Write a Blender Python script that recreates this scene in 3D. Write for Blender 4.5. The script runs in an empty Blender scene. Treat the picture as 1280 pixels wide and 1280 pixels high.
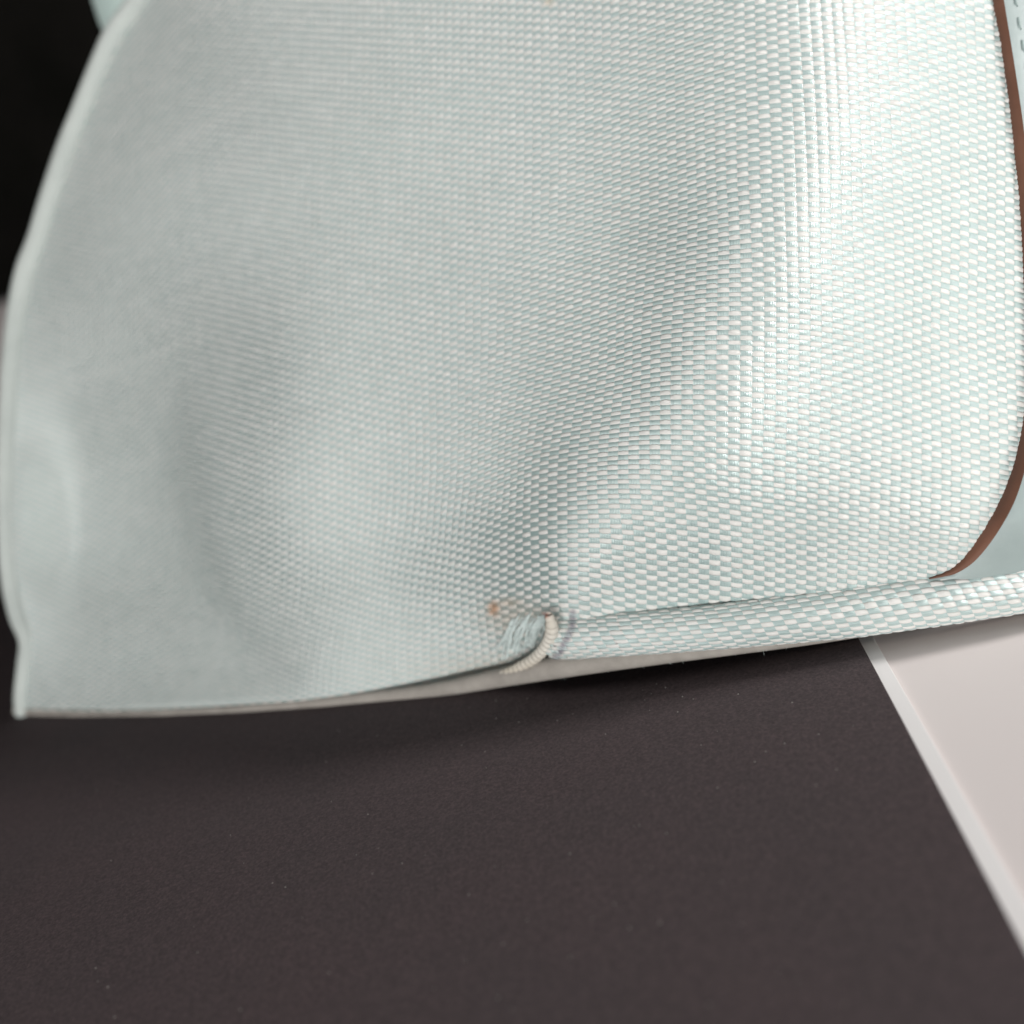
import bpy, math
import numpy as np
from mathutils import Matrix, Vector

# ------------------------------------------------------------------ camera, world, lights, exposure
scene = bpy.context.scene
COL = scene.collection
FPX = 1230.0                                  # focal length in pixels of the 1280 px photograph
ROLL, PITCH, CAM_H = math.radians(18.0), math.radians(16.0), 0.063
down = np.array([math.sin(ROLL) * math.cos(PITCH), math.cos(ROLL) * math.cos(PITCH), math.sin(PITCH)])
ZW = -down
YW = np.array([0, 0, 1.0]) - ZW[2] * ZW
YW /= np.linalg.norm(YW)
XW = np.cross(YW, ZW)
XW_T = np.stack([XW, YW, ZW])                 # lens axes (x right, y down, z ahead) -> world
EYE = np.array([0, 0, CAM_H])


def to_world(p):
    return p @ XW_T.T + EYE


def unproject(px, py, d):
    px, py, d = np.broadcast_arrays(np.asarray(px, float), np.asarray(py, float), np.asarray(d, float))
    return to_world(np.stack([(px - 640) / FPX * d, (py - 640) / FPX * d, d], -1))


def on_plane(px, py, z=0.0):
    ray = np.array([(px - 640) / FPX, (py - 640) / FPX, 1.0])
    return to_world(ray * ((CAM_H - z) / (ray @ down)))


cam = bpy.data.cameras.new("camera")
cam.sensor_width = 36.0
cam.lens = 36.0 * FPX / 1280.0
cam.clip_start, cam.clip_end = 0.005, 50.0
cam.dof.use_dof = True
cam.dof.focus_distance = 0.1215
cam.dof.aperture_fstop = 12.5
cam_ob = bpy.data.objects.new("camera", cam)
COL.objects.link(cam_ob)
R = Matrix(((XW_T[0, 0], -XW_T[0, 1], -XW_T[0, 2]), (XW_T[1, 0], -XW_T[1, 1], -XW_T[1, 2]), (XW_T[2, 0], -XW_T[2, 1], -XW_T[2, 2])))
cam_ob.matrix_world = Matrix.Translation(Vector(EYE)) @ R.to_4x4()
scene.camera = cam_ob

world = bpy.data.worlds.new("World")
scene.world = world
world.use_nodes = True
bgn = world.node_tree.nodes["Background"]
bgn.inputs[0].default_value = (0.93, 0.97, 1.0, 1)
bgn.inputs[1].default_value = 0.035


def area(name, loc, target, size, power, color):
    l = bpy.data.lights.new(name, 'AREA')
    l.shape = 'RECTANGLE'
    l.size, l.size_y = size
    l.energy = power
    l.color = color
    o = bpy.data.objects.new(name, l)
    COL.objects.link(o)
    o.location = loc
    o.rotation_euler = (Vector(target) - Vector(loc)).to_track_quat('-Z', 'Y').to_euler()
    return o


area("window_light", (0.68, 0.01, 0.34), (0.03, 0.12, 0.03), (0.13, 0.10), 4.9, (1.0, 0.985, 0.965))
area("low_fill_light", (-0.12, -0.64, 0.06), (-0.02, 0.14, 0.05), (0.8, 0.07), 7.0, (1.0, 0.985, 0.965))  # added low fill: brightens the bag side while barely grazing the board
area("overhead_gloss_light", (-0.22, -0.02, 0.85), (0.0, 0.14, 0.04), (0.5, 0.5), 1.0, (1.0, 0.985, 0.965))  # weak lamp added overhead to bring out lustre on the warp yarn
scene.view_settings.view_transform = 'Standard'
scene.view_settings.look = 'None'
scene.view_settings.exposure = 0.0
scene.view_settings.gamma = 1.0
scene.view_settings.use_curve_mapping = False
scene.render.engine = 'CYCLES'
scene.cycles.max_bounces = 6

# ------------------------------------------------------------------ helpers
rng = np.random.default_rng(7)


def build(name, verts, quads, mat, parent=None, smooth=True, uv=None, color=None, tris=None, kind=None, label=None):
    me = bpy.data.meshes.new(name)
    verts = np.asarray(verts, np.float32).reshape(-1, 3)
    quads = np.asarray(quads, np.int32).reshape(-1, 4) if quads is not None else np.zeros((0, 4), np.int32)
    tris = np.asarray(tris, np.int32).reshape(-1, 3) if tris is not None else np.zeros((0, 3), np.int32)
    loops = np.concatenate([quads.ravel(), tris.ravel()])
    starts = np.concatenate([np.arange(len(quads)) * 4, len(quads) * 4 + np.arange(len(tris)) * 3]).astype(np.int32)
    me.vertices.add(len(verts))
    me.vertices.foreach_set("co", verts.ravel())
    me.loops.add(len(loops))
    me.loops.foreach_set("vertex_index", loops)
    me.polygons.add(len(starts))
    me.polygons.foreach_set("loop_start", starts)
    if smooth:
        me.polygons.foreach_set("use_smooth", np.ones(len(starts), bool))
    if uv is not None:
        l = me.uv_layers.new(name="UVMap")
        l.data.foreach_set("uv", np.asarray(uv, np.float32)[loops].ravel())
    if color is not None:
        a = me.color_attributes.new("stain", 'FLOAT_COLOR', 'POINT')
        a.data.foreach_set("color", np.asarray(color, np.float32).ravel())
    me.update(calc_edges=True)
    me.validate()
    me.materials.append(mat)
    o = bpy.data.objects.new(name, me)
    COL.objects.link(o)
    if parent is not None:
        o.parent = parent
    if kind:
        o["kind"] = kind
    if label:
        o["label"] = label
    return o


def grid_quads(n, m, close_m=False, flip=False):
    a = np.arange(n * m).reshape(n, m)
    if close_m:
        b = np.concatenate([a, a[:, :1]], 1)
    else:
        b = a
    q = np.stack([b[:-1, :-1], b[:-1, 1:], b[1:, 1:], b[1:, :-1]], -1).reshape(-1, 4)
    return q[:, ::-1] if flip else q


def spline(pts, n):
    """Catmull-Rom through pts (k, d), resampled to n points by chord length."""
    p = np.asarray(pts, float)
    p = np.vstack([2 * p[0] - p[1], p, 2 * p[-1] - p[-2]])
    out = []
    for k in range(1, len(p) - 2):
        t = np.linspace(0, 1, 24, endpoint=False)[:, None]
        a, b, c, d = p[k - 1], p[k], p[k + 1], p[k + 2]
        out.append(0.5 * (2 * b + (c - a) * t + (2 * a - 5 * b + 4 * c - d) * t ** 2 + (3 * b - a - 3 * c + d) * t ** 3))
    out.append(p[-2][None])
    q = np.vstack(out)
    s = np.concatenate([[0], np.cumsum(np.linalg.norm(np.diff(q[:, :2], axis=0), axis=1))])
    u = np.linspace(0, s[-1], n)
    return np.stack([np.interp(u, s, q[:, k]) for k in range(q.shape[1])], -1)


def tube(path, rad, seg=14, up=(0, 0, 1), flat=1.0, cap=True):
    """Swept tube round a 3-D path; rad is a number or one per point."""
    path = np.asarray(path, float)
    n = len(path)
    rad = np.broadcast_to(np.asarray(rad, float), (n,))
    t = np.gradient(path, axis=0)
    t /= np.linalg.norm(t, axis=1)[:, None]
    s = np.cross(t, np.asarray(up, float))
    s /= np.linalg.norm(s, axis=1)[:, None]
    w = np.cross(s, t)
    a = np.linspace(0, 2 * np.pi, seg, endpoint=False)
    v = path[:, None] + rad[:, None, None] * (np.cos(a)[None, :, None] * s[:, None] * flat + np.sin(a)[None, :, None] * w[:, None])
    verts = v.reshape(-1, 3)
    q = grid_quads(n, seg, True)
    tr = []
    if cap:
        verts = np.vstack([verts, path[0], path[-1]])
        for k in range(seg):
            tr.append((n * seg, k, (k + 1) % seg))
            tr.append((n * seg + 1, (n - 1) * seg + (k + 1) % seg, (n - 1) * seg + k))
    return verts, q, np.array(tr, int).reshape(-1, 3)


def new_mat(name):
    m = bpy.data.materials.new(name)
    m.use_nodes = True
    nt = m.node_tree
    return m, nt, nt.nodes["Principled BSDF"]


def node(nt, kind, **kw):
    n = nt.nodes.new(kind)
    for k, v in kw.items():
        setattr(n, k, v)
    return n


def noise(nt, scale, detail=4.0, rough=0.55, coord='Object'):
    tc = node(nt, 'ShaderNodeTexCoord')
    n = node(nt, 'ShaderNodeTexNoise')
    n.inputs['Scale'].default_value = scale
    n.inputs['Detail'].default_value = detail
    n.inputs['Roughness'].default_value = rough
    nt.links.new(tc.outputs[coord], n.inputs['Vector'])
    return n


def ramp(nt, src, stops):
    r = node(nt, 'ShaderNodeValToRGB')
    while len(r.color_ramp.elements) < len(stops):
        r.color_ramp.elements.new(0.5)
    for e, (p, c) in zip(r.color_ramp.elements, stops):
        e.position = p
        e.color = (*c, 1)
    nt.links.new(src, r.inputs[0])
    return r


def stained(nt, color_socket, bsdf):
    """Stains, ink and grime come in as a vertex colour with the amount in its alpha."""
    at = node(nt, 'ShaderNodeAttribute', attribute_name="stain")
    mx = node(nt, 'ShaderNodeMix', data_type='RGBA')
    nt.links.new(at.outputs['Alpha'], mx.inputs[0])
    nt.links.new(color_socket, mx.inputs[6])
    nt.links.new(at.outputs['Color'], mx.inputs[7])
    nt.links.new(mx.outputs[2], bsdf.inputs['Base Color'])
    return mx


# ------------------------------------------------------------------ materials
def mat_weft():
    m, nt, b = new_mat("cream_weft_yarn")
    n = noise(nt, 420, 3)
    r = ramp(nt, n.outputs['Fac'], [(0.3, (0.70, 0.695, 0.665)), (0.7, (0.79, 0.775, 0.75))])
    stained(nt, r.outputs[0], b)
    b.inputs['Roughness'].default_value = 0.62
    b.inputs['Specular IOR Level'].default_value = 0.15
    b.inputs['Sheen Weight'].default_value = 0.15
    # fine plies running slightly askew along the yarn
    uvn = node(nt, 'ShaderNodeUVMap', uv_map="UVMap")
    sp = node(nt, 'ShaderNodeSeparateXYZ')
    nt.links.new(uvn.outputs[0], sp.inputs[0])
    m1 = node(nt, 'ShaderNodeMath', operation='MULTIPLY')
    m1.inputs[1].default_value = 6.5
    nt.links.new(sp.outputs[1], m1.inputs[0])
    m2 = node(nt, 'ShaderNodeMath', operation='MULTIPLY_ADD')
    m2.inputs[1].default_value = 2.2
    nt.links.new(sp.outputs[0], m2.inputs[0])
    nt.links.new(m1.outputs[0], m2.inputs[2])
    m3 = node(nt, 'ShaderNodeMath', operation='MULTIPLY')
    m3.inputs[1].default_value = 2 * math.pi
    nt.links.new(m2.outputs[0], m3.inputs[0])
    sn = node(nt, 'ShaderNodeMath', operation='SINE')
    nt.links.new(m3.outputs[0], sn.inputs[0])
    f = noise(nt, 5200, 3)
    ad = node(nt, 'ShaderNodeMath', operation='MULTIPLY_ADD')
    ad.inputs[1].default_value = 2.0
    nt.links.new(f.outputs['Fac'], ad.inputs[0])
    nt.links.new(sn.outputs[0], ad.inputs[2])
    bp = node(nt, 'ShaderNodeBump')
    bp.inputs['Strength'].default_value = 0.5
    bp.inputs['Distance'].default_value = 0.00006
    nt.links.new(ad.outputs[0], bp.inputs['Height'])
    nt.links.new(bp.outputs[0], b.inputs['Normal'])
    return m


def mat_warp():
    m, nt, b = new_mat("teal_silk_warp_yarn")
    n = noise(nt, 300, 3)
    r = ramp(nt, n.outputs['Fac'], [(0.3, (0.30, 0.43, 0.425)), (0.7, (0.37, 0.495, 0.485))])
    stained(nt, r.outputs[0], b)
    b.inputs['Roughness'].default_value = 0.5
    b.inputs['Specular IOR Level'].default_value = 0.6
    uvn = node(nt, 'ShaderNodeUVMap', uv_map="UVMap")
    tg = node(nt, 'ShaderNodeTangent', direction_type='UV_MAP', uv_map="UVMap")
    sp = node(nt, 'ShaderNodeSeparateXYZ')
    nt.links.new(uvn.outputs[0], sp.inputs[0])
    mul = node(nt, 'ShaderNodeMath', operation='MULTIPLY')
    mul.inputs[1].default_value = 2 * math.pi * 7
    nt.links.new(sp.outputs[0], mul.inputs[0])
    sn = node(nt, 'ShaderNodeMath', operation='SINE')
    nt.links.new(mul.outputs[0], sn.inputs[0])
    bp = node(nt, 'ShaderNodeBump')
    bp.inputs['Strength'].default_value = 0.4
    bp.inputs['Distance'].default_value = 0.00007
    nt.links.new(sn.outputs[0], bp.inputs['Height'])
    nt.links.new(bp.outputs[0], b.inputs['Normal'])
    # silky filaments: a pale lustre on top of the dyed body
    gl = node(nt, 'ShaderNodeBsdfAnisotropic')
    gl.inputs['Color'].default_value = (0.86, 0.93, 0.91, 1)
    gl.inputs['Roughness'].default_value = 0.42
    gl.inputs['Anisotropy'].default_value = 0.65
    nt.links.new(tg.outputs[0], gl.inputs['Tangent'])
    nt.links.new(bp.outputs[0], gl.inputs['Normal'])
    mix = node(nt, 'ShaderNodeMixShader')
    mix.inputs[0].default_value = 0.34
    nt.links.new(b.outputs[0], mix.inputs[1])
    nt.links.new(gl.outputs[0], mix.inputs[2])
    nt.links.new(mix.outputs[0], nt.nodes['Material Output'].inputs[0])
    return m


def mat_plain(name, c1, c2, scale, rough=0.7, bump=0.0, bscale=900.0, spec=0.3, stain=False, dist=0.0002):
    m, nt, b = new_mat(name)
    n = noise(nt, scale, 5)
    r = ramp(nt, n.outputs['Fac'], [(0.3, c1), (0.7, c2)])
    if stain:
        stained(nt, r.outputs[0], b)
    else:
        nt.links.new(r.outputs[0], b.inputs['Base Color'])
    b.inputs['Roughness'].default_value = rough
    b.inputs['Specular IOR Level'].default_value = spec
    if bump:
        f = noise(nt, bscale, 4)
        bp = node(nt, 'ShaderNodeBump')
        bp.inputs['Strength'].default_value = bump
        bp.inputs['Distance'].default_value = dist
        nt.links.new(f.outputs['Fac'], bp.inputs['Height'])
        nt.links.new(bp.outputs[0], b.inputs['Normal'])
    return m


M_WEFT = mat_weft()
M_WARP = mat_warp()
M_BACK = mat_plain("backing_cloth", (0.46, 0.53, 0.51), (0.54, 0.60, 0.58), 200, 0.9)
M_CLOTH = mat_plain("mint_cloth", (0.46, 0.50, 0.48), (0.52, 0.56, 0.535), 150, 0.75, 0.4, 2600)
M_TAB = mat_plain("mint_leather", (0.44, 0.55, 0.52), (0.50, 0.61, 0.58), 60, 0.5, 0.15, 900)
M_BASE = mat_plain("greige_base_cloth", (0.27, 0.25, 0.225), (0.35, 0.325, 0.295), 350, 0.85, 0.5, 3000)
M_CORD = mat_plain("cream_cord", (0.56, 0.54, 0.48), (0.66, 0.635, 0.58), 500, 0.75, 0.3, 3000, stain=True)
M_SILK = mat_plain("loose_silk_thread", (0.50, 0.59, 0.575), (0.72, 0.79, 0.775), 2600, 0.38, spec=0.7)
M_LEATHER = mat_plain("pale_blue_leather", (0.25, 0.305, 0.30), (0.31, 0.365, 0.36), 90, 0.55, 0.25, 1100, 0.45)
M_EDGE = mat_plain("brown_edge_paint", (0.13, 0.060, 0.038), (0.18, 0.085, 0.056), 160, 0.6, 0.35, 900, 0.25)
M_STITCH = mat_plain("grey_green_thread", (0.26, 0.33, 0.32), (0.33, 0.40, 0.39), 900, 0.7)
M_WHITE = mat_plain("white_laminate", (0.77, 0.70, 0.685), (0.80, 0.73, 0.715), 12, 0.45, spec=0.35)
M_BORDER = mat_plain("white_board_edge", (0.71, 0.685, 0.68), (0.75, 0.73, 0.725), 30, 0.5)
M_WALL = mat_plain("grey_wall", (0.45, 0.41, 0.40), (0.52, 0.47, 0.46), 5, 0.85)
M_DARK = mat_plain("black_backdrop_cloth", (0.006, 0.006, 0.005), (0.011, 0.010, 0.009), 30, 0.95, spec=0.05)


def mat_board():
    m, nt, b = new_mat("matte_black_board")
    n1 = noise(nt, 2600, 3, 0.7)
    n2 = noise(nt, 45, 3)
    r1 = ramp(nt, n1.outputs['Color'], [(0.3, (0.031, 0.024, 0.025)), (0.5, (0.053, 0.041, 0.043)), (0.72, (0.087, 0.062, 0.065))])
    r2 = ramp(nt, n2.outputs['Fac'], [(0.35, (0.95, 0.96, 0.96)), (0.65, (1.03, 1.0, 1.0))])
    mx = node(nt, 'ShaderNodeMix', data_type='RGBA', blend_type='MULTIPLY')
    mx.inputs[0].default_value = 1.0
    nt.links.new(r1.outputs[0], mx.inputs[6])
    nt.links.new(r2.outputs[0], mx.inputs[7])
    nt.links.new(mx.outputs[2], b.inputs['Base Color'])
    b.inputs['Roughness'].default_value = 0.8
    b.inputs['Specular IOR Level'].default_value = 0.2
    bp = node(nt, 'ShaderNodeBump')
    bp.inputs['Strength'].default_value = 0.3
    bp.inputs['Distance'].default_value = 0.0001
    nt.links.new(n1.outputs['Fac'], bp.inputs['Height'])
    nt.links.new(bp.outputs[0], b.inputs['Normal'])
    return m


M_BOARD = mat_board()

# ------------------------------------------------------------------ smooth fields over the traced face of the bag
G, X0, Y0, X1, Y1 = 32.0, -128.0, -256.0, 1504.0, 992.0
NX, NY = int((X1 - X0) / G) + 1, int((Y1 - Y0) / G) + 1


def bil_row(px, py):
    fx, fy = (px - X0) / G, (py - Y0) / G
    ix, iy = int(min(max(fx, 0), NX - 2)), int(min(max(fy, 0), NY - 2))
    tx, ty = fx - ix, fy - iy
    r = np.zeros(NX * NY)
    for dy, wy in ((0, 1 - ty), (1, ty)):
        for dx, wx in ((0, 1 - tx), (1, tx)):
            r[(iy + dy) * NX + ix + dx] += wx * wy
    return r


def smooth_matrix():
    n = NX * NY
    A = np.zeros((n, n))
    idx = np.arange(n).reshape(NY, NX)

    def add(cols, w, k):
        for a in range(len(cols)):
            for b in range(len(cols)):
                np.add.at(A, (cols[a].ravel(), cols[b].ravel()), k * w[a] * w[b])
    add([idx[:, :-2], idx[:, 1:-1], idx[:, 2:]], (1, -2, 1), 1.0)
    add([idx[:-2], idx[1:-1], idx[2:]], (1, -2, 1), 1.0)
    add([idx[:-1, :-1], idx[:-1, 1:], idx[1:, :-1], idx[1:, 1:]], (1, -1, -1, 1), 2.0)
    return A


SM = smooth_matrix()


def solve_field(rows, vals, wts, lam):
    Rm = np.array(rows)
    W = np.array(wts)
    A = SM * lam + (Rm * W[:, None]).T @ Rm + 1e-9 * np.eye(NX * NY)
    return np.linalg.solve(A, (Rm * W[:, None]).T @ np.array(vals)).reshape(NY, NX)


def ev(F, px, py):
    """Cubic (B-spline smoothed) evaluation of a node field."""
    fx = np.clip((np.asarray(px, float) - X0) / G, 1, NX - 2.001)
    fy = np.clip((np.asarray(py, float) - Y0) / G, 1, NY - 2.001)
    ix, iy = fx.astype(int), fy.astype(int)
    tx, ty = fx - ix, fy - iy

    def w(t):
        return ((1 - t) ** 3 / 6, (3 * t ** 3 - 6 * t ** 2 + 4) / 6, (-3 * t ** 3 + 3 * t ** 2 + 3 * t + 1) / 6, t ** 3 / 6)
    wx, wy = w(tx), w(ty)
    out = 0.0
    for a in range(4):
        row = 0.0
        for b in range(4):
            row = row + wx[b] * F[np.clip(iy + a - 1, 0, NY - 1), np.clip(ix + b - 1, 0, NX - 1)]
        out = out + wy[a] * row
    return out


# distance from the lens, in millimetres
DEPTH = {
    -200: {150: 228, 250: 206, 400: 187, 700: 162, 900: 151, 1050: 148, 1250: 152, 1450: 162},
    -40: {130: 220, 220: 199, 350: 180, 500: 164, 650: 152, 800: 142, 900: 136, 1000: 133, 1130: 133, 1290: 138, 1440: 147},
    120: {80: 215, 150: 200, 350: 170, 500: 156, 650: 146, 800: 137, 900: 130.5, 1000: 127, 1130: 127, 1290: 131, 1440: 139},
    300: {10: 214, 100: 196, 250: 177, 350: 166, 500: 153, 650: 142, 780: 133.5, 880: 125, 970: 121, 1130: 121.5, 1290: 125.5, 1440: 132},
    450: {-20: 212, 100: 198, 200: 186, 300: 169, 350: 161, 500: 149, 650: 138, 760: 129, 850: 122, 920: 119.5, 1000: 119, 1130: 119, 1290: 121.5, 1440: 126},
    600: {-20: 206, 100: 193, 180: 183, 230: 174, 280: 165, 350: 156.5, 450: 150.5, 550: 143, 650: 134, 720: 126.5, 790: 122, 900: 119, 1000: 118, 1130: 117, 1290: 118, 1440: 120},
    700: {-20: 204, 100: 191, 200: 179, 260: 170, 310: 162.5, 360: 157, 450: 151, 550: 144.5, 620: 138, 690: 129, 780: 125.5, 900: 122.5, 1050: 120, 1200: 118.5, 1440: 120},
    765: {0: 202, 100: 191, 200: 180, 280: 170, 340: 163, 400: 157.5, 500: 151.5, 600: 145, 650: 140, 700: 133, 780: 131.5, 900: 129.5, 1100: 125.5, 1300: 122},
    830: {0: 201, 100: 191, 200: 181, 300: 170, 400: 158, 500: 153, 600: 147.5},
    885: {0: 202, 100: 188.5, 200: 175.5, 300: 165.5, 400: 157.5, 500: 154},
}
rows, vals, wts = [], [], []
for y, d in DEPTH.items():
    for x, v in d.items():
        rows.append(bil_row(x, y)); vals.append(v); wts.append(1.0)
F_D = solve_field(rows, vals, wts, 0.06)

# weave: (x, y, column pitch, weft slope, row pitch, warp lean) read off the photograph
WEAVE = [
    (1000, 80, 14.7, 0.00, 5.8, 0.06), (900, 60, 12.7, -0.33, 5.2, 0.03), (940, 140, 14.5, -0.15, 5.9, 0.07),
    (680, 80, 11.0, -0.38, 5.3, 0.03), (300, 100, 8.5, -0.42, 4.05, 0.0), (470, 100, 9.5, -0.40, 4.7, 0.0),
    (120, 300, 6.0, -0.40, 3.6, 0.0), (100, 520, 5.5, -0.30, 3.3, 0.0), (120, 760, 6.0, -0.15, 3.2, 0.0),
    (520, 380, 9.8, -0.28, 5.3, 0.0), (350, 350, 7.5, -0.33, 5.2, 0.0), (700, 380, 11.2, -0.30, 5.7, 0.03),
    (780, 440, 9.6, -0.36, 5.4, 0.03), (800, 200, 11.4, -0.38, 5.4, 0.05), (880, 230, 11.5, -0.34, 5.7, 0.05),
    (960, 240, 15.0, -0.08, 5.9, 0.04), (640, 600, 7.4, -0.42, 5.0, -0.05), (580, 560, 8.4, -0.36, 5.2, -0.05),
    (560, 660, 7.6, -0.42, 5.0, -0.08), (690, 645, 13.0, 0.0, 5.7, -0.08), (730, 600, 12.0, -0.12, 5.7, -0.08),
    (390, 560, 9.4, -0.20, 5.4, 0.0), (330, 520, 7.2, -0.36, 5.0, 0.0), (360, 700, 9.4, -0.09, 5.3, 0.0),
    (455, 730, 6.8, -0.38, 5.0, -0.05), (530, 790, 11.0, -0.33, 4.6, 0.0), (560, 840, 12.5, -0.14, 3.6, 0.0),
    (430, 850, 10.0, -0.18, 3.6, 0.0), (250, 850, 7.5, -0.12, 3.6, 0.0), (620, 720, 11.0, -0.18, 5.4, -0.08),
    (780, 700, 15.3, 0.18, 7.4, -0.10), (740, 750, 16.0, 0.20, 6.0, -0.10), (940, 560, 14.7, 0.10, 7.1, -0.08),
    (1000, 620, 13.9, 0.14, 7.0, -0.08), (940, 440, 15.2, 0.09, 6.45, -0.02), (900, 350, 14.2, -0.05, 5.7, 0.0),
    (1160, 380, 10.8, 0.30, 6.55, -0.05), (1200, 80, 12.0, 0.29, 5.95, 0.02), (1080, 230, 12.8, 0.18, 6.1, 0.0),
    (1150, 640, 13.0, 0.18, 6.4, -0.08), (1150, 705, 12.0, 0.12, 5.0, -0.08), (920, 730, 14.6, 0.14, 6.0, -0.1),
    (850, 470, 14.0, -0.03, 6.0, -0.05), (1230, 250, 11.0, 0.28, 6.1, 0.0), (1060, 500, 12.8, 0.2, 6.8, -0.06),
]


def weave_fields():
    ri, vi, wi, rj, vj, wj = [], [], [], [], [], []
    h = 20.0
    for x, y, c, s, r, t in WEAVE:
        along = (bil_row(x + h, y + s * h) - bil_row(x - h, y - s * h)) / (2 * h)
        across = (bil_row(x + t * h, y + h) - bil_row(x - t * h, y - h)) / (2 * h)
        k = 400.0
        ri += [along, across]; vi += [1 / c, 0.0]; wi += [k * 3, k]
        rj += [along, across]; vj += [0.0, 1 / r]; wj += [k * 3, k]
    ri.append(bil_row(640, 640)); vi.append(0.0); wi.append(1.0)
    rj.append(bil_row(640, 640)); vj.append(0.0); wj.append(1.0)
    return solve_field(ri, vi, wi, 0.05), solve_field(rj, vj, wj, 0.05)


F_I, F_J = weave_fields()


# ------------------------------------------------------------------ outlines of the face (photo pixels, each with its own depth)
SEAM = spline([(690, 772), (715, 773), (800, 769), (900, 760), (1000, 746), (1100, 731), (1180, 719), (1280, 711), (1380, 703), (1460, 698)], 200)
SIL_BOTTOM = spline([(20, 893), (100, 897), (200, 896), (320, 890), (440, 881), (540, 872), (640, 857), (720, 845), (830, 830), (900, 821), (1000, 808), (1080, 796), (1180, 781), (1280, 765), (1460, 735)], 240)
CORD = spline([(686, 766), (690, 784), (684, 803), (669, 820), (646, 833), (615, 844), (580, 852), (540, 860), (505, 868)], 240)
SIL_LEFT = spline([(255, -200), (196, -60), (158, 5), (130, 45), (110, 90), (90, 140), (70, 190), (50, 250), (35, 300), (20, 340), (10, 390), (3, 450), (0, 500), (-3, 560), (-4, 620), (-2, 680), (3, 730), (12, 770), (24, 800), (22, 830), (18, 870), (20, 893)], 160)
PIPE_R = 15.0                                  # pixels
EDGE_L = spline([(1200, -200), (1222, -100), (1238, 0), (1252, 80), (1262, 160), (1270, 240), (1276, 330), (1279, 400), (1280, 470), (1277, 520), (1268, 570), (1250, 620), (1228, 660), (1205, 693), (1185, 711), (1160, 722)], 160)
EDGE_R = spline([(1216, -200), (1239, -100), (1255, 0), (1268, 80), (1279, 155), (1289, 240), (1296, 330), (1300, 420), (1298, 500), (1288, 560), (1271, 620), (1248, 664), (1221, 699), (1197, 716), (1179, 721), (1162, 724)], 160)


CREASE = spline([(300, 300), (262, 400), (240, 470), (230, 540), (238, 620), (260, 700), (288, 760), (320, 805), (365, 850)], 80)


def depth_at(px, py):
    px, py = np.asarray(px, float), np.asarray(py, float)
    # the hollow of the side: the cloth folds back behind the fuller part of the corner
    xc = np.interp(py, CREASE[:, 1], CREASE[:, 0])
    amt = 15 * np.exp(-(np.abs(py - 645) / 125) ** 2.6)
    tt_ = np.clip((px + 15) / 120, 0, 1)
    amt = amt * tt_ * tt_ * (3 - 2 * tt_)
    # the cloth turns under along the bottom edge
    under = np.clip((py - np.interp(px, SIL_BOTTOM[:, 0], SIL_BOTTOM[:, 1]) + 20) / 20, 0, 1.3) * np.interp(px, [430, 560], [1, 0])
    return (ev(F_D, px, py) + amt / (1 + np.exp((px - xc) / 9.0)) + 3.0 * under ** 2) * 1e-3


def surf(px, py, near=0.0):
    return unproject(px, py, depth_at(px, py) - near)


def inside(px, py, grow=0.0):
    """Is a pixel on the woven body panel (left piping to leather trim, down to seam and cord)?"""
    left = np.interp(py, SIL_LEFT[:, 1], SIL_LEFT[:, 0]) + PIPE_R * 0.9
    floor = np.where(px > 690, np.interp(px, SEAM[:, 0], SEAM[:, 1]) + 6, 0)
    ck = np.argsort(CORD[60:, 0])
    cy = np.interp(px, CORD[60:, 0][ck], CORD[60:, 1][ck])
    sy = np.interp(px, SIL_BOTTOM[:, 0], SIL_BOTTOM[:, 1])
    floor = np.where(px > 690, floor, sy - np.interp(px, [60, 300, 440, 500, 560, 640, 690], [2, 2, 3, 5, 10, 21, 30]) + 0 * cy)
    right = np.interp(py, EDGE_R[:, 1], EDGE_R[:, 0]) + 6
    return (px > left - grow) & (px < right + grow) & (py < floor + grow) & (py > -190)


# ------------------------------------------------------------------ the setting: table, wall
def box(name, lo, hi, mat, parent=None, bevel=0.0, kind=None, label=None):
    x0, y0, z0 = lo
    x1, y1, z1 = hi
    v = [(x0, y0, z0), (x1, y0, z0), (x1, y1, z0), (x0, y1, z0), (x0, y0, z1), (x1, y0, z1), (x1, y1, z1), (x0, y1, z1)]
    q = [(3, 2, 1, 0), (4, 5, 6, 7), (0, 1, 5, 4), (1, 2, 6, 5), (2, 3, 7, 6), (3, 0, 4, 7)]
    o = build(name, v, q, mat, parent, smooth=False, kind=kind, label=label)
    if bevel:
        b = o.modifiers.new("bevel", 'BEVEL')
        b.width, b.segments = bevel, 3
    return o


BT = 0.0012                                   # board thickness
TABLE_Z = -BT - 0.0001
box("table_top", (-0.9, -0.5, TABLE_Z - 0.03), (0.9, 0.75, TABLE_Z), M_WHITE, bevel=0.002, kind="structure")
box("wall", (-2.0, 0.80, -0.8), (2.0, 0.85, 0.118), M_WALL, kind="structure")

# black board: its right edge runs along the traced line, the other edges lie out of sight
p1, p2 = on_plane(1078, 806), on_plane(1282, 1186)
e = (p1 - p2)[:2]
e /= np.linalg.norm(e)
nrm = np.array([e[1], -e[0]])                 # towards the right
corner_near = p2[:2] - e * 0.12
L, Wd = 0.46, 0.62


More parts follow.
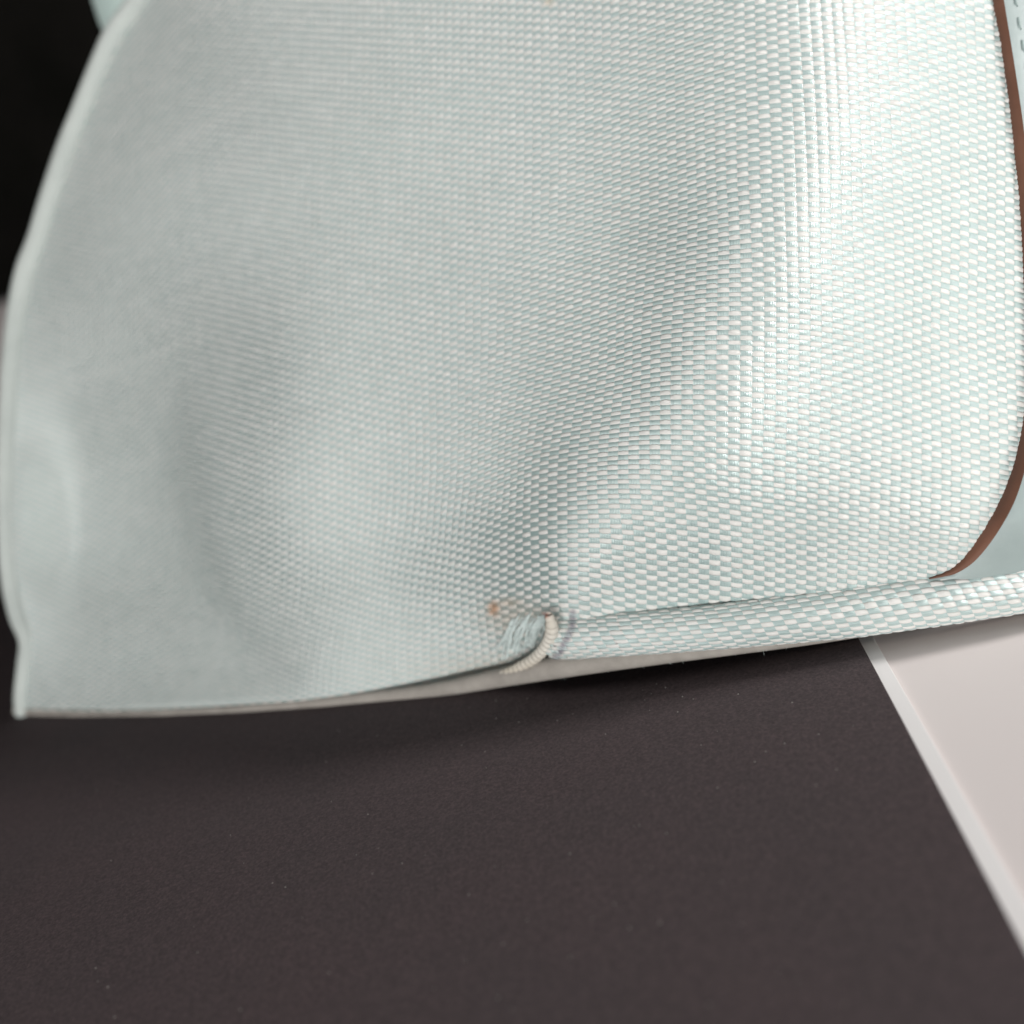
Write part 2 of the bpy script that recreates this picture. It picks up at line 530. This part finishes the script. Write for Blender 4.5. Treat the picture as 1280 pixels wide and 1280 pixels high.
def slab(name, a, along, out, z0, z1, mat, parent, bevel=0.0002, label=None):
    """Rectangle in plan: from point a, `along` the edge and `out` across it."""
    c = [a, a + along, a + along + out, a + out]
    v = [(*q, z0) for q in c] + [(*q, z1) for q in c]
    q = [(0, 1, 2, 3), (7, 6, 5, 4), (1, 0, 4, 5), (2, 1, 5, 6), (3, 2, 6, 7), (0, 3, 7, 4)]
    o = build(name, v, q, mat, parent, smooth=False, label=label)
    b = o.modifiers.new("bevel", 'BEVEL')
    b.width, b.segments = bevel, 2
    return o


board = bpy.data.objects.new("black_board", None)
COL.objects.link(board)
board["label"] = "matte black board with white edge lying on the white table under the bag"
board["category"] = "board"
slab("black_face", corner_near, e * L, -nrm * Wd, -0.0007, 0.0, M_BOARD, board)
slab("white_core", corner_near - e * 0.002 + nrm * 0.0019, e * (L + 0.004), -nrm * (Wd + 0.0038), -BT, -0.0008, M_BORDER, board, 0.0001, "white core of the board showing as a thin pale border")

backdrop = box("black_backdrop", (-2.0, 0.785, 0.12), (2.0, 0.80, 1.6), M_DARK)
backdrop["label"] = "plain black backdrop far behind the bag, upper left corner"
backdrop["category"] = "backdrop"

# ------------------------------------------------------------------ the bag
bag = bpy.data.objects.new("handbag", None)
COL.objects.link(bag)
bag["label"] = "pale mint woven fabric handbag with worn lower corner and brown edged leather trim"
bag["category"] = "handbag"


def pix_of(P):
    """Where world points fall in the photograph, for stains only."""
    q = (P - EYE) @ XW_T
    return q[..., 0] / q[..., 2] * FPX + 640, q[..., 1] / q[..., 2] * FPX + 640


def seg_dist(px, py, path):
    d = np.full(np.shape(px), 1e9)
    for a, b in zip(path[:-1], path[1:]):
        ax, ay, bx, by = *a, *b
        t = np.clip(((px - ax) * (bx - ax) + (py - ay) * (by - ay)) / ((bx - ax) ** 2 + (by - ay) ** 2), 0, 1)
        d = np.minimum(d, np.hypot(px - ax - t * (bx - ax), py - ay - t * (by - ay)))
    return d


def stain_colors(px, py):
    """Rust spot and grime by the worn corner, the ink stroke on the roll, a faint spot above."""
    n = px.shape
    col = np.zeros(n + (4,))
    jit = 0.75 + 0.5 * np.abs(np.sin(px * 0.9 + py * 1.7) * np.cos(px * 0.37 - py * 0.6))

    def put(a, rgb):
        a = np.clip(a, 0, 1)[..., None]
        old = col[..., 3:4]
        new = old + a * (1 - old)
        col[..., :3] = np.where(new > 1e-6, (col[..., :3] * old * (1 - a) + np.array(rgb) * a) / np.maximum(new, 1e-6), col[..., :3])
        col[..., 3:4] = new
    put(0.55 * np.exp(-(((px - 650) / 45) ** 2 + ((py - 775) / 20) ** 2)) * jit, (0.50, 0.42, 0.33))
    put(0.6 * np.exp(-(((px - 640) / 90) ** 2 + ((py - 840) / 22) ** 2)) * jit, (0.45, 0.39, 0.31))
    put(0.8 * np.exp(-(((px - 617) / 7.5) ** 2 + ((py - 761) / 9.5) ** 2) ** 1.5) * jit, (0.50, 0.24, 0.10))
    put(0.5 * np.exp(-(((px - 636) / 14) ** 2 + ((py - 753) / 5) ** 2)) * jit, (0.55, 0.40, 0.27))
    put(0.9 * np.exp(-(((px - 682) / 5) ** 2 + ((py - 769) / 3.5) ** 2)), (0.28, 0.07, 0.04))
    put(0.6 * np.exp(-(((px - 686) / 7) ** 2 + ((py - 1) / 6) ** 2)), (0.60, 0.47, 0.30))
    d = seg_dist(px, py, [(716, 766), (715, 784), (709, 797), (702, 812), (690, 829), (680, 838)])
    put(0.72 * np.exp(-(d / 4.6) ** 4) * jit, (0.155, 0.145, 0.195))
    return col


# --- lattice of the weave: where cell (i, j) lies on the face
def weave_lattice():
    gx, gy = np.meshgrid(np.arange(-24, 1330, 3.0), np.arange(-196, 912, 2.0))
    I, J = ev(F_I, gx, gy), ev(F_J, gx, gy)
    ok = inside(gx, gy, 26)
    i0, i1 = int(np.floor(I[ok].min())) - 1, int(np.ceil(I[ok].max())) + 1
    j0, j1 = int(np.floor(J[ok].min())) - 1, int(np.ceil(J[ok].max())) + 1
    ni, nj = i1 - i0 + 1, j1 - j0 + 1
    sx, sy, cnt = np.zeros((nj, ni)), np.zeros((nj, ni)), np.zeros((nj, ni))
    a, b = np.rint(J[ok]).astype(int) - j0, np.rint(I[ok]).astype(int) - i0
    np.add.at(sx, (a, b), gx[ok]); np.add.at(sy, (a, b), gy[ok]); np.add.at(cnt, (a, b), 1)
    have = cnt > 0
    px, py = np.where(have, sx / np.maximum(cnt, 1), 0), np.where(have, sy / np.maximum(cnt, 1), 0)
    for _ in range(3):                         # spread start values a little beyond
        add = np.zeros_like(cnt); ax = np.zeros_like(px); ay = np.zeros_like(py)
        for dy, dx in ((0, 1), (0, -1), (1, 0), (-1, 0)):
            s = np.roll(np.roll(have, dy, 0), dx, 1)
            add += s; ax += np.roll(np.roll(px, dy, 0), dx, 1) * s; ay += np.roll(np.roll(py, dy, 0), dx, 1) * s
        new = (~have) & (add > 0)
        px[new], py[new] = ax[new] / add[new], ay[new] / add[new]
        have = have | new
    jj, ii = np.nonzero(have)
    x, y = px[jj, ii], py[jj, ii]
    ti, tj = ii + i0, jj + j0
    for _ in range(10):
        fi, fj = ev(F_I, x, y) - ti, ev(F_J, x, y) - tj
        h = 1.0
        a, b = (ev(F_I, x + h, y) - ev(F_I, x - h, y)) / 2, (ev(F_I, x, y + h) - ev(F_I, x, y - h)) / 2
        c, d = (ev(F_J, x + h, y) - ev(F_J, x - h, y)) / 2, (ev(F_J, x, y + h) - ev(F_J, x, y - h)) / 2
        det = a * d - b * c
        det = np.where(np.abs(det) < 1e-4, 1e-4, det)
        x = x - np.clip((d * fi - b * fj) / det, -15, 15)
        y = y - np.clip((-c * fi + a * fj) / det, -15, 15)
    good = (np.abs(ev(F_I, x, y) - ti) < 0.05) & (np.abs(ev(F_J, x, y) - tj) < 0.05)
    PX, PY = np.full((nj, ni), np.nan), np.full((nj, ni), np.nan)
    PX[jj[good], ii[good]], PY[jj[good], ii[good]] = x[good], y[good]
    return i0, j0, PX, PY


def cr_weights(t):
    return np.array([0.5 * (-t + 2 * t ** 2 - t ** 3), 0.5 * (2 - 5 * t ** 2 + 3 * t ** 3), 0.5 * (t + 4 * t ** 2 - 3 * t ** 3), 0.5 * (-t ** 2 + t ** 3)])


def upsample(A, k, axis):
    """Catmull-Rom, k samples per interval, valid from node 1 to node n-2."""
    A = np.moveaxis(A, axis, 0)
    n = A.shape[0]
    out = np.empty(((n - 3) * k + 1,) + A.shape[1:])
    for s in range(k):
        w = cr_weights(s / k)
        out[s:(n - 3) * k:k] = w[0] * A[0:n - 3] + w[1] * A[1:n - 2] + w[2] * A[2:n - 1] + w[3] * A[3:n]
    out[-1] = A[n - 2]
    return np.moveaxis(out, 0, axis)


def flat_cos(ph, p=0.62):
    c = np.cos(ph)
    return np.sign(c) * np.abs(c) ** p


def weave(P, keep, i0, j0, parent, prefix, amp=0.16, kfine=4):
    """Weft tubes and warp bands over and under one another on a lattice of 3-D points."""
    nj, ni = P.shape[:2]
    U = np.full_like(P, np.nan); V = np.full_like(P, np.nan)
    U[:, 1:-1] = (P[:, 2:] - P[:, :-2]) / 2
    V[1:-1] = (P[2:] - P[:-2]) / 2
    N = np.cross(U, V)
    N /= np.linalg.norm(N, axis=-1, keepdims=True)
    flip = np.nansum(N * (EYE - P)) < 0
    if flip:
        N = -N
    pitch = np.linalg.norm(V, axis=-1)
    pitch = np.clip(pitch, 0.0003, 0.0009)
    cell_rnd = rng.uniform(-1, 1, (nj, ni))
    slub = rng.normal(0, 1, (nj, 1)) * 0.45 + np.cumsum(rng.normal(0, 1, (nj, ni)), 1) * 0.0
    run = rng.normal(0, 1, (nj, ni + 14))
    slub = slub + np.stack([np.convolve(r, np.ones(9) / 3.0, mode='valid')[:ni] for r in run]) * 0.55
    cell_rnd = np.clip(cell_rnd * 0.8 + slub * 0.6, -1.9, 1.9)
    # ---- weft
    k = kfine
    Pu, Nu, Vu, hu = (upsample(a, k, 1) for a in (P, N, V, pitch))
    icoord = i0 + 1 + np.arange(Pu.shape[1]) / k
    jcoord = j0 + np.arange(nj)
    ph = math.pi * (icoord[None, :] + jcoord[:, None])
    wv = flat_cos(ph)
    cidx = np.clip(np.rint(icoord - i0).astype(int), 0, ni - 1)
    rnd = cell_rnd[:, cidx]
    kp = keep[:, cidx]
    rad = 0.475 * (1 + 0.10 * wv + 0.11 * rnd)
    hgt = amp * wv * (1 + 0.3 * rnd)
    ang = np.radians([-35, 15, 58, 90, 122, 165, 215])
    vv = (Pu[:, :, None] + Vu[:, :, None] * (np.cos(ang) * 1.0)[None, None, :, None] * rad[:, :, None, None]
          + Nu[:, :, None] * (hu[:, :, None, None] * (hgt[:, :, None, None] + (0.42 * rad[:, :, None, None]) * np.sin(ang)[None, None, :, None])))
    na = len(ang)
    ids = np.arange(vv.shape[0] * vv.shape[1] * na).reshape(vv.shape[0], vv.shape[1], na)
    valid = kp & np.isfinite(vv).all(axis=(2, 3))
    cell = valid[:, :-1] & valid[:, 1:]
    q = np.stack([ids[:, :-1, :-1], ids[:, 1:, :-1], ids[:, 1:, 1:], ids[:, :-1, 1:]], -1)[cell].reshape(-1, 4)
    emit(prefix + "weft_threads", vv.reshape(-1, 3), q if not flip else q[:, ::-1], M_WEFT, parent,
         np.stack([np.broadcast_to(icoord[None, :, None], vv.shape[:3]), np.broadcast_to((ang / math.pi)[None, None, :], vv.shape[:3])], -1).reshape(-1, 2))
    # ---- warp
    Pv, Nv, Uv, hv = (upsample(a, k, 0) for a in (P, N, U, pitch))
    jc = j0 + 1 + np.arange(Pv.shape[0]) / k
    ic = i0 + np.arange(ni)
    ph = math.pi * (jc[:, None] + ic[None, :])
    wv = -flat_cos(ph, 0.75)
    jidx = np.clip(np.rint(jc - j0).astype(int), 0, nj - 1)
    rnd = cell_rnd[jidx][:, ::-1]
    kp = keep[jidx]
    xs = np.linspace(-0.485, 0.485, 5)
    prof = -0.07 * np.abs(2 * xs) ** 4
    hgt = amp * wv * 0.95 + 0.10 * rnd * amp
    vv = (Pv[:, :, None] + Uv[:, :, None] * xs[None, None, :, None]
          + Nv[:, :, None] * (hv[:, :, None, None] * (hgt[:, :, None, None] + 0.185 + prof[None, None, :, None])))
    nx = len(xs)
    ids = np.arange(vv.shape[0] * vv.shape[1] * nx).reshape(vv.shape[0], vv.shape[1], nx)
    valid = kp & np.isfinite(vv).all(axis=(2, 3))
    cell = valid[:-1] & valid[1:]
    q = np.stack([ids[:-1, :, :-1], ids[:-1, :, 1:], ids[1:, :, 1:], ids[1:, :, :-1]], -1)[cell].reshape(-1, 4)
    uu = np.broadcast_to((ic[None, :, None] + xs[None, None, :] + 0.5), vv.shape[:3])
    vq = np.broadcast_to(jc[:, None, None], vv.shape[:3])
    uv = np.stack([uu, vq], -1).reshape(-1, 2)
    emit(prefix + "warp_threads", vv.reshape(-1, 3), q if not flip else q[:, ::-1], M_WARP, parent, uv)


def emit(name, verts, quads, mat, parent, uv):
    used = np.unique(quads)
    remap = np.full(len(verts), -1, int)
    remap[used] = np.arange(len(used))
    v = verts[used]
    px, py = pix_of(v)
    build(name, v, remap[quads], mat, parent, uv=None if uv is None else uv[used], color=stain_colors(px, py), kind="stuff")


# --- body panel: backing sheet + threads
gx = np.arange(-16, 1336, 8.0)
gy = np.arange(-192, 904, 8.0)
GX, GY = np.meshgrid(gx, gy)
sheet = surf(GX, GY, -0.00022)
okv = inside(GX, GY, 3)
q = grid_quads(len(gy), len(gx))
q = q[okv.ravel()[q].all(axis=1)]
used = np.unique(q)
remap = np.full(GX.size, -1); remap[used] = np.arange(len(used))
panel = build("body_panel", sheet.reshape(-1, 3)[used], remap[q], M_BACK, bag)
i0, j0, PX, PY = weave_lattice()
P = surf(np.nan_to_num(PX), np.nan_to_num(PY))
P[~np.isfinite(PX)] = np.nan
keep = np.isfinite(PX) & inside(np.nan_to_num(PX, nan=-999), np.nan_to_num(PY, nan=-999), 0)
print("weave cells", int(keep.sum()))
weave(P, keep, i0, j0, panel, "")

# --- base roll along the bottom right
n = 420
xs = np.linspace(685, 1460, n)
top = np.interp(xs, SEAM[:, 0], SEAM[:, 1]) - 4
bot = np.interp(xs, SIL_BOTTOM[:, 0], SIL_BOTTOM[:, 1]) - np.interp(xs, [690, 850, 1080, 1300], [25, 14, 3, 1])
ctr_d = np.interp(xs, [690, 780, 900, 1100, 1300, 1460], [0.1365, 0.1315, 0.1275, 0.1235, 0.1195, 0.117])
ctr = unproject(xs, (top + bot) / 2, ctr_d)
rad = (bot - top) / 2 * ctr_d / FPX * np.interp(xs, [685, 698, 716], [0.8, 0.95, 1.0])
tan = np.gradient(ctr, axis=0); tan /= np.linalg.norm(tan, axis=1)[:, None]
view = (EYE - ctr); view -= (view * tan).sum(1)[:, None] * tan; view /= np.linalg.norm(view, axis=1)[:, None]
side = np.cross(tan, view)
if side[0, 2] > 0:
    side = -side                               # side points down
arc = np.concatenate([[0], np.cumsum(np.linalg.norm(np.diff(ctr, axis=0), axis=1))])
PITCH_I, PITCH_J = 0.00142, 0.00060
ncol = int(arc[-1] / PITCH_I)
nrow = 26


def roll_points(a, ang, near=0.0):
    """Points on the roll at arc length a and angle ang (0 faces the lens, + goes down)."""
    c = np.stack([np.interp(a, arc, ctr[:, m]) for m in range(3)], -1)
    v = np.stack([np.interp(a, arc, view[:, m]) for m in range(3)], -1)
    s = np.stack([np.interp(a, arc, side[:, m]) for m in range(3)], -1)
    r = np.interp(a, arc, rad) + near
    return c + r[..., None] * (np.cos(ang)[..., None] * v + np.sin(ang)[..., None] * s)


jj, ii = np.meshgrid(np.arange(nrow), np.arange(-4, ncol + 4), indexing='ij')
ang = (jj - nrow / 2 + 0.5) * PITCH_J / 0.0028
ang = ang + 0.05 * np.sin(ii * 0.11)
aa = (ii + 0.16 * (jj - nrow / 2)) * PITCH_I
Proll = roll_points(np.clip(aa, -1, 9), ang)
kroll = (aa > 0.0002) & (aa < arc[-1] - 0.001)
na_ = 40
A2, T2 = np.meshgrid(np.linspace(0, arc[-1], 160), np.linspace(0, 2 * np.pi, na_, endpoint=False), indexing='ij')
rv = roll_points(A2, T2, -0.00022)
roll = build("base_roll", rv.reshape(-1, 3), grid_quads(160, na_, True), M_BACK, bag)
bad = ~np.isfinite(Proll).all(-1)
Pn = Proll.copy(); Pn[(aa < -0.004) | (aa > arc[-1] + 0.004)] = np.nan
# let the lattice run on straight past both ends so that the end cells stay regular
for end, sel in ((0, aa < 0), (-1, aa > arc[-1])):
    d = np.where(sel, aa - arc[end], 0.0)
    Pn = np.where(sel[..., None], Proll + d[..., None] * tan[end], Pn)
weave(Pn, kroll, -4, 0, roll, "")

# --- cord, base edge piping, base, rear piping
cd = depth_at(CORD[:, 0], CORD[:, 1]) - np.interp(CORD[:, 0], [280, 560, 690], [0.0006, 0.0026, 0.0042])
cp = unproject(CORD[:, 0], CORD[:, 1] + 2, cd)
al = np.concatenate([[0], np.cumsum(np.linalg.norm(np.diff(cp, axis=0), axis=1))])
na2 = 900
au = np.linspace(0, al[-1], na2)
cp = np.stack([np.interp(au, al, cp[:, m]) for m in range(3)], -1)
cr = 0.00088 * (1 + 0.10 * (np.abs(np.sin(au / 0.00098 * math.pi)) * 2.2 - 1)) * np.interp(au, [0, 0.002, 0.013, 0.024], [0.6, 1.0, 0.8, 0.15])
v, q, t = tube(cp, cr, 14)
px, py = pix_of(v)
build("edge_cord", v, q, M_CORD, bag, tris=t, color=stain_colors(px, py))

sb = SIL_BOTTOM.copy()
bd = np.interp(sb[:, 0], [20, 100, 200, 300, 400, 500, 600, 690, 780, 900, 1100, 1300, 1460], [0.1985, 0.187, 0.1745, 0.1645, 0.1565, 0.1510, 0.1445, 0.1385, 0.1335, 0.1300, 0.1260, 0.1220, 0.1195])
rp = 10.5
bd = bd + np.interp(sb[:, 0], [20, 380, 500, 620, 680, 740], [0.002, 0.002, 0.0012, 0.0010, -0.0006, -0.0003])
rp = np.interp(sb[:, 0], [20, 300, 440, 560, 640, 700, 780, 900, 1100], [4.5, 5.0, 7.0, 9.5, 12.5, 15.0, 13.0, 9.5, 7.0])
bp_ = unproject(sb[:, 0], sb[:, 1] - rp, bd)
v, q, t = tube(bp_, rp * bd / FPX, 14)
build("base_edge", v, q, M_BASE, bag, tris=t, label="beige grey underside edge of the bag base")

lp = SIL_LEFT.copy()
ld = np.interp(lp[:, 1], [-200, -40, 120, 300, 450, 600, 700, 765, 830, 893], [0.224, 0.214, 0.208, 0.2065, 0.206, 0.2045, 0.2035, 0.2015, 0.1995, 0.1985])
lr = PIPE_R * np.interp(lp[:, 1], [-200, 300, 600, 893], [1.0, 1.0, 0.9, 0.75])
ld = np.minimum(ld + 0.004, depth_at(lp[:, 0] + lr * 1.6, lp[:, 1]) + 0.0012)
ld = np.convolve(np.pad(ld, 6, mode='edge'), np.ones(13) / 13, mode='valid')
lpth = unproject(lp[:, 0] + lr, lp[:, 1], ld)
v, q, t = tube(lpth, lr * ld / FPX, 16, up=(0, 1, 0))
build("rear_piping", v, q, M_CLOTH, bag, tris=t, label="padded seam along the far edge of the bag side")

# rear half of the body: closes the bag behind what the lens sees
loop = np.vstack([lpth[::4], bp_[::4], unproject(np.full(12, 1440.0), np.linspace(730, -190, 12), np.linspace(0.121, 0.165, 12))])
back = np.array([0.02, 0.10, 0.0]) * 0.55
rings = []
for s in (0.02, 0.25, 0.55, 0.85, 1.0):
    c = loop.mean(0)
    shrink = 1 - 0.10 * s ** 2
    ring = loop * 1.0
    ring[:, :2] = c[:2] + (loop[:, :2] - c[:2]) * shrink + back[:2] * s * 1.6
    ring[:, 2] = np.maximum(ring[:, 2], 0.0008)
    rings.append(ring)
rv = np.array(rings)
m = rv.shape[1]
verts = np.vstack([rv.reshape(-1, 3), rv[-1].mean(0)])
tr = [(len(verts) - 1, (len(rings) - 1) * m + k, (len(rings) - 1) * m + (k + 1) % m) for k in range(m)]
build("rear_body", verts, grid_quads(len(rings), m, True), M_CLOTH, bag, tris=tr)

# rear tab in the upper left
tab_px = np.array([(90, -170), (104, -60), (115, 0), (124, 28), (134, 50), (205, 70), (290, -170)], float)
fr = unproject(tab_px[:, 0], tab_px[:, 1], 0.238)
bk = unproject(tab_px[:, 0] , tab_px[:, 1] , 0.238) + np.array([0.001, 0.005, 0])
k = len(tab_px)
verts = np.vstack([fr, bk, fr.mean(0), bk.mean(0)])
tr = [(2 * k, a, (a + 1) % k) for a in range(k)] + [(2 * k + 1, k + (a + 1) % k, k + a) for a in range(k)]
qd = [(a, k + a, k + (a + 1) % k, (a + 1) % k) for a in range(k)]
tab = build("rear_tab", verts, qd, M_TAB, bag, smooth=False, tris=tr, label="mint leather tab peeking out behind the far edge")

# --- leather trim with painted edge and stitches
T = 0.0021


def trim_depth(p):
    return depth_at(p[:, 0], p[:, 1])


EL = unproject(EDGE_L[:, 0], EDGE_L[:, 1], trim_depth(EDGE_L) + 0.0002)
ER = unproject(EDGE_R[:, 0], EDGE_R[:, 1], trim_depth(EDGE_R) - T * np.interp(EDGE_R[:, 1], [650, 725], [1, 0.35]))
ws = np.linspace(0, 1, 9)
bul = np.sin(ws * math.pi) * 0.0003
mid = EL[:, None] * (1 - ws)[None, :, None] + ER[:, None] * ws[None, :, None]
vdir = EYE - mid; vdir /= np.linalg.norm(vdir, axis=-1, keepdims=True)
mid = mid + vdir * bul[None, :, None]
trim = bpy.data.objects.new("leather_trim", None)
nw = 14
outx = np.linspace(0, 1, nw) ** 1.3
lx = EDGE_R[:, 0][:, None] + (1450 - EDGE_R[:, 0])[:, None] * outx[None, :]
ly = np.repeat(EDGE_R[:, 1][:, None], nw, 1)
thick = T * np.interp(ly, [650, 725], [1, 0.35])
pil = 0.0004 * (1 - np.exp(-((lx - EDGE_R[:, 0][:, None]) / 9.0)))
leather_v = unproject(lx, ly, depth_at(lx, ly) - thick - pil)
trim = build("leather_trim", leather_v.reshape(-1, 3), grid_quads(len(EDGE_R), nw), M_LEATHER, bag, label="pale blue leather trim with brown painted edge")
build("brown_edge", mid.reshape(-1, 3), grid_quads(len(EL), len(ws)), M_EDGE, trim, label="brown painted cut edge of the leather")
# stitches
sp_ = np.stack([EDGE_R[:, 0] + 14, EDGE_R[:, 1]], -1)
sp_ = sp_[(sp_[:, 1] > -160) & (sp_[:, 1] < 430)]
sl = np.concatenate([[0], np.cumsum(np.linalg.norm(np.diff(sp_, axis=0), axis=1))])
for s0 in np.arange(8, sl[-1] - 20, 29.0):
    s = np.linspace(s0, s0 + 17, 9)
    x, y = np.interp(s, sl, sp_[:, 0]), np.interp(s, sl, sp_[:, 1])
    dip = np.concatenate([[0.0009], np.zeros(7), [0.0009]])
    pth = unproject(x, y, depth_at(x, y) - T - 0.00030 + dip)
    v, q, t = tube(pth, 0.00022, 8)
    build("stitch", v, q, M_STITCH, trim, tris=t)

# --- loose warp threads at the worn corner
tv, tq, tt, base = [], [], [], 0
for k in range(52):
    u = rng.uniform(0, 1)
    a = np.array([640 + 46 * u + rng.normal(0, 1.5), 774 - 5 * u + rng.normal(0, 3.0)])
    b = np.array([622 + 54 * u + rng.normal(0, 3.5), 815 - 14 * u ** 2 + rng.normal(0, 5)])
    mdl = (a + b) / 2 + np.array([rng.normal(-3, 3.0), rng.normal(0, 2.0)])
    p2 = spline([a, mdl, b], 11)
    lift = rng.uniform(0.1, 0.9)
    dd = depth_at(p2[:, 0], p2[:, 1]) - 0.0004 - 0.0012 * lift * np.sin(np.linspace(0.1, math.pi - 0.05, 11))
    v, q, t = tube(unproject(p2[:, 0], p2[:, 1], dd), rng.uniform(0.00007, 0.00013), 6)
    tv.append(v); tq.append(q + base); tt.append(t + base); base += len(v)
build("frayed_threads", np.vstack(tv), np.vstack(tq), M_SILK, bag, tris=np.vstack(tt), kind="stuff", label="loose shiny threads at the worn corner")


# --- fuzz: short stray fibres on the cloth and along its lower edge
def fibres(name, starts, dirs, lengths, radius, mat, parent):
    tv, tq, tt, base = [], [], [], 0
    for a, d, ln in zip(starts, dirs, lengths):
        k1 = rng.normal(0, 1, 3) * ln * 0.35
        t = np.linspace(0, 1, 6)[:, None]
        pth = a + d * ln * t + k1 * t * t
        v, q, tr = tube(pth, radius, 4, up=(0.3, 0.2, 1))
        tv.append(v); tq.append(q + base); tt.append(tr + base); base += len(v)
    return build(name, np.vstack(tv), np.vstack(tq), mat, parent, tris=np.vstack(tt), kind="stuff")


fx = np.concatenate([rng.uniform(420, 1180, 150), rng.uniform(560, 760, 60)])
fy = np.concatenate([rng.uniform(60, 740, 150), rng.uniform(740, 770, 60)])
okf = inside(fx, fy, -12)
fx, fy = fx[okf], fy[okf]
st = surf(fx, fy, 0.0002)
vw = EYE - st
vw /= np.linalg.norm(vw, axis=1)[:, None]
dr = rng.normal(0, 1, st.shape) + 0.5 * vw
dr /= np.linalg.norm(dr, axis=1)[:, None]
fibres("stray_fibres", st, dr, rng.uniform(0.0006, 0.0022, len(st)), 0.000016, M_SILK, bag)
bx_ = rng.uniform(430, 1000, 90)
sy_ = np.interp(bx_, SIL_BOTTOM[:, 0], SIL_BOTTOM[:, 1]) - 3
st = unproject(bx_, sy_, np.interp(bx_, sb[:, 0], bd) - 0.0006)
dr = rng.normal(0, 0.6, st.shape) + np.array([0, -0.5, -0.7])
dr /= np.linalg.norm(dr, axis=1)[:, None]
fibres("edge_fuzz", st, dr, rng.uniform(0.0002, 0.0006, len(st)), 0.000013, M_SILK, bag)

# --- a little dust and lint on the black board
dv, dq, base = [], [], 0
for k in range(110):
    p = on_plane(rng.uniform(60, 1080), rng.uniform(900, 1275))
    if k < 26:
        p = on_plane(rng.uniform(560, 1000), rng.uniform(850, 905))
    r = rng.uniform(0.00003, 0.00009)
    o = np.array([(-1, -1, 0), (1, -1, 0), (1, 1, 0), (-1, 1, 0), (0, 0, 1.4)]) * r * rng.uniform(0.7, 1.4, (5, 3)) + p + np.array([0, 0, 0.00001])
    dv.append(o); dq += [(base, base + 1, base + 4), (base + 1, base + 2, base + 4), (base + 2, base + 3, base + 4), (base + 3, base, base + 4)]
    base += 5
M_DUST = mat_plain("grey_dust", (0.16, 0.15, 0.14), (0.24, 0.22, 0.21), 900, 0.9)
build("dust_specks", np.vstack(dv), None, M_DUST, board, smooth=False, tris=dq, kind="stuff")
